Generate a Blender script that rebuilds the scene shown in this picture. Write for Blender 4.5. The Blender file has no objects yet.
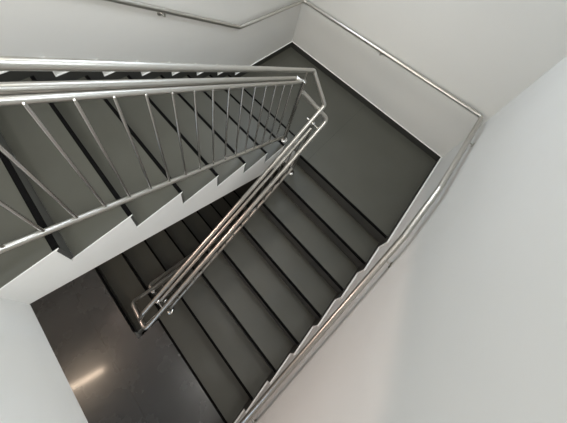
import bpy, bmesh, math
from mathutils import Vector, Matrix

scene = bpy.context.scene
COL = scene.collection

# ------------------------------------------------------------------ measurements (metres)
G = 0.26            # going
R = 0.1739          # rise
SL = R / G
XB = 0.0442         # first riser of the upper flight
D = 1.177           # end wall
W = 2.347           # left wall (right wall is y = 0)
YC = 1.1778         # centre of the stair well
YA = 1.137          # well edge of the right flight
YB = 1.2188         # well edge of the left flights
PA, PB = YC - 0.089, YC + 0.089      # balustrade planes
HA, HB = YC - 0.158, YC + 0.158      # handrail planes
H1, H2, HT, HBOT = 1.004, 0.852, 0.885, 0.0824
STOREY = 17 * R
TT, RT = 0.014, 0.012                # tile thickness, treads and risers
BACK = -3.7
CEIL = 4.35
LOW = -17 * R
SK = 0.096          # height of the skirting
SKX = 0.082         # how far its steps stand in front of the risers
za = lambda x, h: h + x * SL                       # right flight, height above its nosing line
zb = lambda x, h: h + R + (XB - x) * SL            # left flight

# ------------------------------------------------------------------ materials
def mat(name, base, rough=0.5, metal=0.0, spec=0.5):
    m = bpy.data.materials.new(name)
    m.use_nodes = True
    b = m.node_tree.nodes['Principled BSDF']
    b.inputs['Base Color'].default_value = (*base, 1)
    b.inputs['Roughness'].default_value = rough
    b.inputs['Metallic'].default_value = metal
    b.inputs['Specular IOR Level'].default_value = spec
    return m

def vary(m, c1, c2, scale, r1=None, r2=None, detail=4, stretch=(1, 1, 1), bump=0.0):
    nt = m.node_tree; n = nt.nodes; b = n['Principled BSDF']
    tc = n.new('ShaderNodeTexCoord'); mp = n.new('ShaderNodeMapping')
    mp.inputs['Scale'].default_value = stretch
    nz = n.new('ShaderNodeTexNoise'); nz.inputs['Scale'].default_value = scale
    nz.inputs['Detail'].default_value = detail
    nt.links.new(tc.outputs['Object'], mp.inputs['Vector']); nt.links.new(mp.outputs[0], nz.inputs['Vector'])
    mx = n.new('ShaderNodeMix'); mx.data_type = 'RGBA'
    mx.inputs['A'].default_value = (*c1, 1); mx.inputs['B'].default_value = (*c2, 1)
    nt.links.new(nz.outputs['Fac'], mx.inputs['Factor'])
    nt.links.new(mx.outputs['Result'], b.inputs['Base Color'])
    if r1 is not None:
        mr = n.new('ShaderNodeMapRange')
        mr.inputs['From Min'].default_value = 0.3; mr.inputs['From Max'].default_value = 0.7
        mr.inputs['To Min'].default_value = r1; mr.inputs['To Max'].default_value = r2
        nt.links.new(nz.outputs['Fac'], mr.inputs['Value']); nt.links.new(mr.outputs[0], b.inputs['Roughness'])
    if bump:
        bp = n.new('ShaderNodeBump'); bp.inputs['Strength'].default_value = bump; bp.inputs['Distance'].default_value = 0.002
        n2 = n.new('ShaderNodeTexNoise'); n2.inputs['Scale'].default_value = 260; n2.inputs['Detail'].default_value = 2
        nt.links.new(tc.outputs['Object'], n2.inputs['Vector'])
        nt.links.new(n2.outputs['Fac'], bp.inputs['Height']); nt.links.new(bp.outputs[0], b.inputs['Normal'])
    return m

def jointed(m, axis, pos, period, half=0.0012, dark=(0.03, 0.03, 0.027)):
    """a thin grout line across a floor material, every `period` metres along one axis"""
    nt = m.node_tree; n = nt.nodes; b = n['Principled BSDF']
    src = b.inputs['Base Color'].links[0].from_socket
    tc = n.new('ShaderNodeTexCoord'); sp = n.new('ShaderNodeSeparateXYZ')
    nt.links.new(tc.outputs['Object'], sp.inputs[0])
    def mth(op, a, v):
        q = n.new('ShaderNodeMath'); q.operation = op
        nt.links.new(a, q.inputs[0]); q.inputs[1].default_value = v
        return q.outputs[0]
    s = mth('SUBTRACT', sp.outputs['XYZ'.index(axis)], pos - period * 10.5)
    s = mth('MODULO', s, period); s = mth('SUBTRACT', s, period / 2); s = mth('ABSOLUTE', s, 0); s = mth('LESS_THAN', s, half)
    mx = n.new('ShaderNodeMix'); mx.data_type = 'RGBA'; mx.inputs['B'].default_value = (*dark, 1)
    nt.links.new(src, mx.inputs['A']); nt.links.new(s, mx.inputs['Factor']); nt.links.new(mx.outputs['Result'], b.inputs['Base Color'])
    return m

TILE_A, TILE_B = (0.067, 0.0665, 0.054), (0.084, 0.0835, 0.069)
M = {}
M['wall'] = vary(mat('white_wall_paint', (.74, .735, .71), .62, spec=.25), (.72, .715, .69), (.76, .755, .73), 1.3, bump=.05)
M['wall_r'] = M['wall']
M['ceil'] = mat('white_ceiling_paint', (.8, .8, .78), .8)
M['stringer'] = vary(mat('white_stringer_paint', (.8, .8, .78), .6, spec=.25), (.78, .78, .76), (.82, .82, .8), 3, bump=.06)
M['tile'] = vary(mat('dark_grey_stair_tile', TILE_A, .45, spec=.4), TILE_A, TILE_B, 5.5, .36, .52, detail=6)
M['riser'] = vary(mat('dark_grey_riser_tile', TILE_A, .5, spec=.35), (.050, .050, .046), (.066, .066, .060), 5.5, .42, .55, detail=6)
M['landing'] = jointed(vary(mat('dark_grey_landing_tile', TILE_A, .45, spec=.4), TILE_A, TILE_B, 3.5, .36, .5, detail=6), 'Y', 1.03, 1.2)
M['lower'] = jointed(vary(mat('dark_grey_lower_tile', TILE_A, .3, spec=.5), (.046, .048, .048), (.056, .058, .057), 3.5, .25, .29, detail=6), 'X', -2.29, 1.2)
lb = M['lower'].node_tree.nodes['Principled BSDF']
lb.inputs['Coat Weight'].default_value = .45; lb.inputs['Coat Roughness'].default_value = .10; lb.inputs['Specular IOR Level'].default_value = .8
M['strip'] = vary(mat('black_anti_slip_strip', (.004, .004, .004), .85, spec=.04), (.003, .003, .003), (.007, .007, .007), 120)
M['skirt'] = vary(mat('dark_skirting_tile', TILE_A, .5, spec=.35), (.034, .034, .031), (.046, .046, .042), 5)
M['bead'] = mat('white_skirting_bead', (.86, .86, .84), .5)
M['steel'] = vary(mat('brushed_stainless_steel', (.55, .535, .50), .32, 1.0), (.54, .525, .49), (.56, .545, .51), 2)
M['bar'] = vary(mat('dark_reflecting_steel_bar', (.55, .54, .52), .24, 1.0), (.53, .52, .50), (.57, .56, .54), 2)
M['polish'] = vary(mat('polished_stainless_steel', (.72, .71, .69), .14, 1.0), (.71, .70, .68), (.74, .73, .71), 3)

# ------------------------------------------------------------------ mesh helpers
def link(name, bm, material, parent=None, smooth=False):
    me = bpy.data.meshes.new(name)
    bmesh.ops.recalc_face_normals(bm, faces=bm.faces)
    bm.to_mesh(me); bm.free()
    if smooth:
        for f in me.polygons: f.use_smooth = True
    me.materials.append(material)
    o = bpy.data.objects.new(name, me)
    COL.objects.link(o)
    if parent:
        o.parent = parent
        o.matrix_parent_inverse = parent_matrix(parent).inverted()
    return o

def parent_matrix(p):
    m = p.matrix_basis.copy()
    while p.parent:
        m = p.parent.matrix_basis @ p.matrix_parent_inverse @ m
        p = p.parent
    return m

def empty(name, loc, label, cat, group=None):
    o = bpy.data.objects.new(name, None)
    o.empty_display_size = 0.1; o.location = loc
    COL.objects.link(o)
    o['label'] = label; o['category'] = cat
    if group: o['group'] = group
    return o

def structure(name, bm, m):
    o = link(name, bm, m); o['kind'] = 'structure'
    return o

def add_box(bm, a, b):
    v = [bm.verts.new((x, y, z)) for x in (a[0], b[0]) for y in (a[1], b[1]) for z in (a[2], b[2])]
    for q in ((0, 1, 3, 2), (4, 6, 7, 5), (0, 4, 5, 1), (2, 3, 7, 6), (0, 2, 6, 4), (1, 5, 7, 3)):
        bm.faces.new([v[i] for i in q])

def box(a, b, bevel=0.0):
    bm = bmesh.new(); add_box(bm, a, b)
    if bevel:
        bmesh.ops.bevel(bm, geom=bm.edges[:], offset=bevel, segments=2, affect='EDGES', profile=.5)
    return bm

def add_prism(bm, poly, y0, y1):
    """polygon in x,z pushed along y"""
    a = [bm.verts.new((x, y0, z)) for x, z in poly]; b = [bm.verts.new((x, y1, z)) for x, z in poly]
    bm.faces.new(a); bm.faces.new(b[::-1])
    n = len(poly)
    for i in range(n): bm.faces.new((a[i], b[i], b[(i + 1) % n], a[(i + 1) % n]))

def prism(poly, y0, y1):
    bm = bmesh.new(); add_prism(bm, poly, y0, y1)
    bmesh.ops.triangulate(bm, faces=[f for f in bm.faces if len(f.verts) > 4])
    return bm

def fillet(pts, rad, n=6):
    pts = [Vector(p) for p in pts]; out = [pts[0]]
    for i in range(1, len(pts) - 1):
        p, a, b = pts[i], pts[i - 1] - pts[i], pts[i + 1] - pts[i]
        ang = a.angle(b)
        t = min(rad / math.tan(ang / 2), a.length * .48, b.length * .48)
        s, e = p + a.normalized() * t, p + b.normalized() * t
        for k in range(n + 1):
            u = k / n
            out.append(s * (1 - u) ** 2 + p * 2 * u * (1 - u) + e * u * u)
    out.append(pts[-1])
    return out

def add_tube(bm, pts, rad, seg=14, cap=True):
    pts = [Vector(p) for p in pts]
    prev = None; rings = []
    for i, p in enumerate(pts):
        d = (pts[min(i + 1, len(pts) - 1)] - pts[max(i - 1, 0)]).normalized()
        if prev is None:
            u = d.orthogonal().normalized()
        else:
            u = (prev - d * prev.dot(d)).normalized()
        prev = u; v = d.cross(u)
        rings.append([bm.verts.new(p + (u * math.cos(t) + v * math.sin(t)) * rad) for t in [2 * math.pi * k / seg for k in range(seg)]])
    for a, b in zip(rings, rings[1:]):
        for k in range(seg): bm.faces.new((a[k], a[(k + 1) % seg], b[(k + 1) % seg], b[k]))
    if cap:
        bm.faces.new(rings[0][::-1]); bm.faces.new(rings[-1])

def tube(pts, rad, bend=0.0, seg=14, cap=True):
    bm = bmesh.new()
    add_tube(bm, fillet(pts, bend) if bend else pts, rad, seg, cap)
    return bm

def lathe(c, prof, axis='Z', seg=24):
    bm = bmesh.new(); c = Vector(c)
    ax = {'X': (Vector((0, 1, 0)), Vector((0, 0, 1)), Vector((1, 0, 0))), 'Y': (Vector((0, 0, 1)), Vector((1, 0, 0)), Vector((0, 1, 0))), 'Z': (Vector((1, 0, 0)), Vector((0, 1, 0)), Vector((0, 0, 1)))}[axis]
    rings = []
    for r_, h_ in prof:
        rings.append([bm.verts.new(c + (ax[0] * math.cos(t) + ax[1] * math.sin(t)) * r_ + ax[2] * h_) for t in [2 * math.pi * k / seg for k in range(seg)]])
    for a, b in zip(rings, rings[1:]):
        for k in range(seg): bm.faces.new((a[k], a[(k + 1) % seg], b[(k + 1) % seg], b[k]))
    bm.faces.new(rings[0][::-1]); bm.faces.new(rings[-1])
    return bm

def shade(o, angle=35):
    me = o.data
    for f in me.polygons: f.use_smooth = True
    bm = bmesh.new(); bm.from_mesh(me)
    for e in bm.edges:
        if len(e.link_faces) == 2 and e.calc_face_angle(0) > math.radians(angle): e.smooth = False
    bm.to_mesh(me); bm.free()
    return o

def copy_tree(o, dz, parent=None):
    c = o.copy(); COL.objects.link(c)
    if parent is None:
        c.location.z += dz
    else:
        c.parent = parent; c.matrix_parent_inverse = o.matrix_parent_inverse.copy()
    for ch in [x for x in bpy.data.objects if x.parent == o]: copy_tree(ch, dz, c)
    return c

# ------------------------------------------------------------------ the stairwell shell
T = 0.25
structure('wall_left', box((BACK, W, LOW - .3), (D + T, W + T, CEIL)), M['wall'])
structure('wall_right', box((BACK, -T, LOW - .3), (D + T, 0, CEIL)), M['wall_r'])
structure('wall_end', box((D, 0, LOW - .3), (D + T, W, CEIL)), M['wall'])
structure('wall_back', box((BACK - T, -T, LOW - .3), (BACK, W + T, CEIL)), M['wall'])
structure('ceiling', box((BACK - T, -T, CEIL), (D + T, W + T, CEIL + .2)), M['ceil'])
structure('floor', box((0.012, 0, -.02), (D, W, 0)), M['landing'])                              # half landing
structure('landing_slab', box((0.012, 0, -.36), (D, W, -.02)), M['stringer'])
FX = -1.99
structure('floor_upper', box((BACK, 0, 9 * R - .02), (XB - 8 * G - RT, W, 9 * R)), M['landing'])
structure('landing_kerb', box((FX - .08, 0, 9 * R - .02), (FX, YA, 9 * R + .16)), M['stringer'])
bm = bmesh.new()
add_box(bm, (BACK, 0, 9 * R - .475), (FX, YB, 9 * R - .02))
add_box(bm, (BACK, YB, 9 * R - .475), (XB - 8 * G - RT, W, 9 * R - .02))
structure('upper_landing_slab', bm, M['stringer'])
bm = bmesh.new()
add_prism(bm, [(BACK, -8 * R - .02), (BACK, -8 * R), (-7 * G + .012, -8 * R), (-7 * G + .012, -8 * R - .02)], 0, YA)
add_prism(bm, [(BACK, -8 * R - .02), (BACK, -8 * R), (XB - 8 * G - RT, -8 * R), (XB - 8 * G - RT, -8 * R - .02)], YA, W)
structure('floor_lower', bm, M['lower'])
bm = bmesh.new()
add_box(bm, (BACK, 0, -8 * R - .475), (-7 * G + RT, YA, -8 * R - .02))
add_box(bm, (BACK, YA, -8 * R - .475), (XB - 8 * G - RT, W, -8 * R - .02))
structure('lower_landing_slab', bm, M['stringer'])
structure('floor_basement', box((BACK, 0, LOW - .3), (D, W, LOW)), M['landing'])

# ------------------------------------------------------------------ stair flights

def strip_profile(x, z, s):
    """strip wrapped over a nosing at x, z; s = +1 when the tread runs back towards +x"""
    e = .0015
    return [(x - s * e, z - .016), (x - s * e, z + e), (x + s * .019, z + e), (x + s * .019, z - .003), (x + s * .003, z - .003), (x + s * .003, z - .016)]

def build_flight(label, loc, s, y0, y1, xs, z0, nriser, soff, landing_strip, cheek):
    """s = +1: the treads run back towards +x (the flight climbs to +x); risers counted from the top"""
    f = empty('stair_flight', loc, label, 'staircase', None)
    bm = bmesh.new()
    ty0, ty1 = (y0, cheek[0]) if cheek[1] == y1 else (cheek[1], y1)
    under = lambda x: z0 + s * (x - xs) * SL - soff
    for k in range(1, nriser):
        a, b = xs - s * k * G + s * RT, xs - s * (k - 1) * G + s * RT
        zt_ = z0 - k * R - TT
        add_prism(bm, [(a, under(a)), (a, zt_), (b, zt_), (b, under(b))], y0, y1)
        add_prism(bm, [(a, zt_), (a - s * RT, zt_ + TT - .001), (b - s * RT, zt_ + TT - .001), (b, zt_)], *cheek)
    link('stringer', bm, M['stringer'], f)
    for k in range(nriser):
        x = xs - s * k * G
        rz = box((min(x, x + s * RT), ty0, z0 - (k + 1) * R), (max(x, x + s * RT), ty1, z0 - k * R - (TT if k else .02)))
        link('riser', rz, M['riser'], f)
    for k in range(1, nriser):
        x = xs - s * k * G
        a, b = x, x + s * G
        t = link('tread', box((min(a, b), ty0, z0 - k * R - TT), (max(a, b), ty1, z0 - k * R), .0012), M['tile'], f)
        sp = link('nosing_strip', prism(strip_profile(x, z0 - k * R, s), ty0 + .001, ty1 - .001), M['strip'], t)
        sp['label'] = 'black anti-slip strip'
    if landing_strip:
        link('nosing_strip', prism(strip_profile(xs, z0, s), ty0 + .001, ty1 - .001), M['strip'], f)['label'] = 'black anti-slip strip'
    return f

build_flight('wide flight of dark grey steps descending along the right wall below the corner landing', (-1.8, .57, -8 * R), 1, 0.004, YA, 0.0, 0.0, 8, .4375, True, (YA - .003, YA))
FB = build_flight('nearest flight with a white zigzag side, climbing left behind the vertical railing bars', (-1.0, 1.78, 0), -1, YB, W - .004, XB - 8 * G, 9 * R, 9, .4375, True, (YB, YB + .003))
FC = copy_tree(FB, -STOREY)
FC['label'] = 'dark lowest flight seen deep in the gap beneath the white stringer'

# ------------------------------------------------------------------ skirtings (dark tile with a white bead on top)
ST, BD = 0.008, 0.011

def skirt_along(name, trim, upper, lower, y0, y1, by0, by1):
    """upper / lower: outlines of the band in x,z ; bead follows the upper outline"""
    bm = bmesh.new()
    for i in range(len(upper) - 1):
        add_prism(bm, [upper[i], upper[i + 1], lower[i + 1], lower[i]], y0, y1)
    structure(name, bm, M['skirt'])
    bm = bmesh.new()
    t = .006
    for (xa, z_a), (xb_, z_b) in zip(upper, upper[1:]):
        if abs(xa - xb_) < 1e-6:
            add_box(bm, (xa - t / 2, by0, min(z_a, z_b)), (xa + t / 2, by1, max(z_a, z_b)))
        else:
            add_box(bm, (min(xa, xb_), by0, z_a), (max(xa, xb_), by1, z_a + t))
    structure(trim, bm, M['bead'])

# right wall: landing, then stepping down, then the lower landing
up = [(D, SK), (-SKX, SK)]; lo = [(D, 0), (0, 0)]
for k in range(8):
    up += [(-k * G - SKX, SK - (k + 1) * R)]
    lo += [(-k * G, -(k + 1) * R)]
    if k < 7:
        up += [(-(k + 1) * G - SKX, SK - (k + 1) * R)]
        lo += [(-(k + 1) * G, -(k + 1) * R)]
up += [(BACK, SK - 8 * R)]; lo += [(BACK, -8 * R)]
skirt_along('baseboard_right', 'trim_1', up, lo, 0, ST, 0, BD)
# left wall: landing, then stepping up to the upper landing
up = [(D, SK), (XB + SKX + .016, SK)]; lo = [(D, 0), (XB, 0)]
for j in range(9):
    up += [(XB - j * G + SKX + .016, SK + (j + 1) * R)]
    lo += [(XB - j * G, (j + 1) * R)]
    if j < 8:
        up += [(XB - (j + 1) * G + SKX + .016, SK + (j + 1) * R)]
        lo += [(XB - (j + 1) * G, (j + 1) * R)]
up += [(BACK, SK + 9 * R)]; lo += [(BACK, 9 * R)]
skirt_along('baseboard_left', 'trim_2', up, lo, W - ST, W, W - BD, W)
dz = -STOREY
skirt_along('baseboard_lower', 'trim_3', [(x, z + dz) for x, z in up], [(x, z + dz) for x, z in lo], W - ST, W, W - BD, W)
structure('baseboard_end', box((D - ST, ST, 0), (D, W - ST, SK)), M['skirt'])
structure('trim_4', box((D - BD, BD, SK), (D, W - BD, SK + .006)), M['bead'])

# ------------------------------------------------------------------ balustrades
R1, R2 = 0.0165, 0.0175

def post(par, x, y, zbase, ztop, side, zrail):
    p = link('post', tube([(x, y, zbase), (x, y, ztop)], .016, seg=16), M['bar'], par); shade(p)
    fl = link('flange', lathe((x, y, zbase + .0005), [(.036, 0), (.036, .006), (.031, .013), (.02, .018)]), M['polish'], p); shade(fl, 50)
    fl['label'] = 'polished round floor flange'
    c = link('cap', lathe((x, y, ztop), [(.0175, -.012), (.0175, .002), (.012, .006)]), M['bar'], p); shade(c, 50)
    ar = link('arm', tube([(x, y - side * .02, ztop - .012), (x, y + side * .069, ztop - .012)], .005, seg=10), M['steel'], p); shade(ar)
    pn = link('pin', tube([(x, y, ztop), (x, y, zrail - .012)], .006, seg=10), M['steel'], p); shade(pn)
    return p

def infill(par, zf, y, side, x0, x1, first, step, n):
    yt = y + side * .010
    shade(link('top_bar', tube([(x0, yt, zf(x0, HT - .024)), (x1, yt, zf(x1, HT - .024))], .0125, seg=16), M['steel'], par))
    shade(link('bottom_bar', tube([(x0, y, zf(x0, HBOT)), (x1, y, zf(x1, HBOT))], .0135, seg=16), M['steel'], par))
    for i in range(n):
        x = first + i * step
        b = link('baluster', tube([(x, y, zf(x, HBOT + .004)), (x, yt - side * .0105, zf(x, HT - .026)), (x, yt + side * .001, zf(x, HT - .018))], .0058, seg=12), M['bar'], par)
        shade(b)

# upper (left) flight
rb = empty('stair_railing', (-1.0, PB, R * 5), 'large stainless railing crossing the left half of the picture above the white zigzag stringer', 'railing', None)
BX, AX = -0.112, -0.046
shade(link('guard_rail', tube([(-2.02, PB, zb(-2.02, H1)), (BX, PB, zb(BX, H1))], R1), M['steel'], rb))
shade(link('handrail', tube([(-2.02, HB, zb(-2.02, H2)), (-.186, HB, zb(-.186, H2)), (-.180, PB + .01, zb(-.186, H2) + .012)], R2, .03), M['steel'], rb))
infill(rb, zb, PB + .003, 1, -2.02, -.205, -1.966, .0965, 18)
post(rb, -.180, PB, 2 * R, zb(-.18, H2) + .035, 1, zb(-.18, H1))
post(rb, -1.985, PB, 8 * R, zb(-1.985, H2) + .035, 1, zb(-1.985, H1))

# right flight; its rails wrap around both turns
ra = empty('stair_railing', (-.9, PA, -3 * R), 'stainless railing running diagonally down the middle along the right flight', 'railing', None)
zt = za(-1.80, H1)
shade(link('guard_rail', tube([(BX - .004, PB, zb(BX, H1) + .003), (BX + .025, PB, zb(BX + .025, H1)), (AX, PA, za(AX, H1) + .01), (-1.80, PA, zt), (-1.85, PA + .012, zt - .16)], R1, .03), M['steel'], ra))
shade(link('handrail', tube([(-.168, PB - .018, 1.085), (-.03, HA, za(-.03, H2) + .012), (-1.865, HA, za(-1.865, H2) - .02), (-1.85, PB, zb(-1.85, H1) - STOREY + .02), (-1.80, PB, zb(-1.80, H1) - STOREY)], R2, .05), M['steel'], ra))
infill(ra, za, PA - .003, -1, -1.67, -.15, -.225, -.0965, 15)
p_ = post(ra, -.125, PA, -R, za(-.125, H2) + .035, -1, za(-.125, H1))
shade(link('arm', tube([(-.125, PA, za(-.125, H2) + .03), (-.125, PA + .065, za(-.125, H2) + .03)], .006, seg=10), M['steel'], p_))
post(ra, -1.69, PA, -7 * R, za(-1.69, H2) + .035, -1, za(-1.69, H1))

# lowest flight
zc = lambda x, h: zb(x, h) - STOREY
rc = empty('stair_railing', (-1.0, PB, R * 5 - STOREY), 'dark railing end rising out of the gap left of the lower post flange', 'railing', None)
shade(link('guard_rail', tube([(-1.80, PB, zc(-1.80, H1)), (BX, PB, zc(BX, H1))], R1), M['steel'], rc))
shade(link('handrail', tube([(-1.70, PB + .01, zc(-1.70, H2) + .012), (-1.70, HB, zc(-1.70, H2)), (-.186, HB, zc(-.186, H2))], R2, .03), M['steel'], rc))
infill(rc, zc, PB + .003, 1, -1.69, -.205, -1.62, .0965, 14)
post(rc, -1.70, PB, -9 * R, zc(-1.70, H2) + .035, 1, zc(-1.70, H1))
post(rc, -.180, PB, 2 * R - STOREY, zc(-.18, H2) + .035, 1, zc(-.18, H1))

# ------------------------------------------------------------------ handrail along the walls
OFF = 0.064
wr = empty('wall_handrail', (D - OFF, W / 2, .85), 'stainless handrail following the left, end and right walls around the landing', 'handrail', None)
HL, HLR = .748, .945
zl = lambda x: zb(x, HL)
zr = lambda x: HLR + x * (SL + .13)
xk = .10
pts = [(-2.0, W - OFF, zl(-2.0)), (xk, W - OFF, zl(xk)), (D - OFF, W - OFF, .822), (D - OFF, OFF, .897), (.13, OFF, .876), (-.28, OFF, zr(-.28)), (-1.95, OFF, zr(-1.95))]
rail = fillet(pts, .05, 8)
bm = bmesh.new(); add_tube(bm, rail, .0205, 18)
shade(link('rail', bm, M['steel'], wr))

def bracket(px, py, pz, nx, ny):
    """nx, ny points from the rail to the wall"""
    off = OFF
    bm = tube([(px, py, pz - .018), (px, py, pz - .062), (px + nx * off, py + ny * off, pz - .062)], .0065, .02, 10)
    b = shade(link('bracket', bm, M['steel'], wr))
    c = (px + nx * (off - .006), py + ny * (off - .006), pz - .062)
    ax = 'X' if nx else 'Y'
    d = nx + ny
    pl = link('wall_plate', lathe(c, [(.020, 0), (.024, d * .003), (.024, d * .006)], ax), M['steel'], b); shade(pl, 50)
bracket(-.652, W - OFF, zl(-.652), 0, 1)
bracket(-1.75, W - OFF, zl(-1.75), 0, 1)
bracket(D - OFF, 1.175, .86, 1, 0)
bracket(.80, OFF, .89, 0, -1)
bracket(-.43, OFF, zr(-.43), 0, -1)
bracket(-1.62, OFF, zr(-1.62), 0, -1)

# ------------------------------------------------------------------ lights
def area(name, loc, target, size, size_y, energy, color, spread=180):
    l = bpy.data.lights.new(name, 'AREA'); l.shape = 'RECTANGLE'
    l.size = size; l.size_y = size_y; l.energy = energy; l.color = color; l.spread = math.radians(spread)
    o = bpy.data.objects.new(name, l); COL.objects.link(o)
    o.location = loc
    o.rotation_euler = (Vector(target) - Vector(loc)).to_track_quat('-Z', 'Y').to_euler()
    return o
area('overhead_light', (-2.5, 1.15, CEIL - .03), (-2.5, 1.15, 0), .22, .22, 20, (.96, .97, 1))  # ceiling lamp above the upper landing
area('overhead_light', (.2, 1.8, CEIL - .03), (.2, 1.8, 0), .25, .25, 20, (1, .90, .74))  # added warm fill with no fixture behind it, balances the wall brightness
area('window_daylight', (.75, W - .05, 3.0), (1.0, 0, 1.5), .8, .9, 40, (.70, .83, 1))
area('side_fill', (-1.9, .05, 3.3), (-1.6, 1.5, 1.0), .9, .9, 18, (1, .97, .91), 110)  # added fill, no window here; lifts the white stringer and left flight
area('side_fill', (-.2, .05, 3.3), (-1.7, 1.3, 1.0), .9, .9, 13, (.85, .93, 1), 100)  # second added fill from the right, brightens the landing fascia and stringer
area('back_fill', (BACK + .05, 1.3, 2.75), (D, 1.15, .45), 1.8, 1.4, 6.5, (1, .93, .82), 40)  # unseen warm beam added to lift the end wall
l = area('landing_downlight', (-3.104, 1.60, 9 * R - .49), (-3.104, 1.6, -8 * R), .5, .025, 5.5, (1, .78, .58))
l.rotation_euler = (0, 0, math.radians(-18.7))
area('lower_wall_lamp', (-2.6, W - .06, .80), (-1.0, 0, .7), .12, .12, 6, (1, .76, .66), 110)
area('lower_daylight', (BACK + .05, .5, -.2), (-1.4, .2, -.3), .6, 1.0, 5, (.62, .80, 1))

w = bpy.data.worlds.new('world'); scene.world = w; w.use_nodes = True
w.node_tree.nodes['Background'].inputs[0].default_value = (.9, .95, 1, 1)
w.node_tree.nodes['Background'].inputs[1].default_value = .2

# ------------------------------------------------------------------ camera
RM = [[0.6746296126079739, -0.7150636015116839, 0.18319097026206166],
      [-0.4728397875052895, -0.6091998471937453, -0.6366302549604983],
      [0.5668310340342777, 0.3428696428269155, -0.7490947783047052]]
CP = (-1.5407873535494185, 0.5639778701304646, 2.829418299433025)
F, PX, PY = 301.148, 287.939, 86.5675
cam = bpy.data.cameras.new('camera'); co = bpy.data.objects.new('camera', cam); COL.objects.link(co)
cam.sensor_width = 36; cam.sensor_fit = 'HORIZONTAL'; cam.lens = F / 567 * 36
cam.shift_x = -(PX - 283.5) / 567; cam.shift_y = (PY - 211.5) / 567
cam.clip_start = .02
r0, r1, r2 = (Vector(v) for v in RM)
m3 = Matrix((r0, -r1, -r2)).transposed()
co.matrix_world = Matrix.Translation(CP) @ m3.to_4x4()
scene.camera = co

vs = scene.view_settings
vs.view_transform = 'Standard'; vs.look = 'None'; vs.exposure = 0; vs.gamma = 1; vs.use_curve_mapping = False
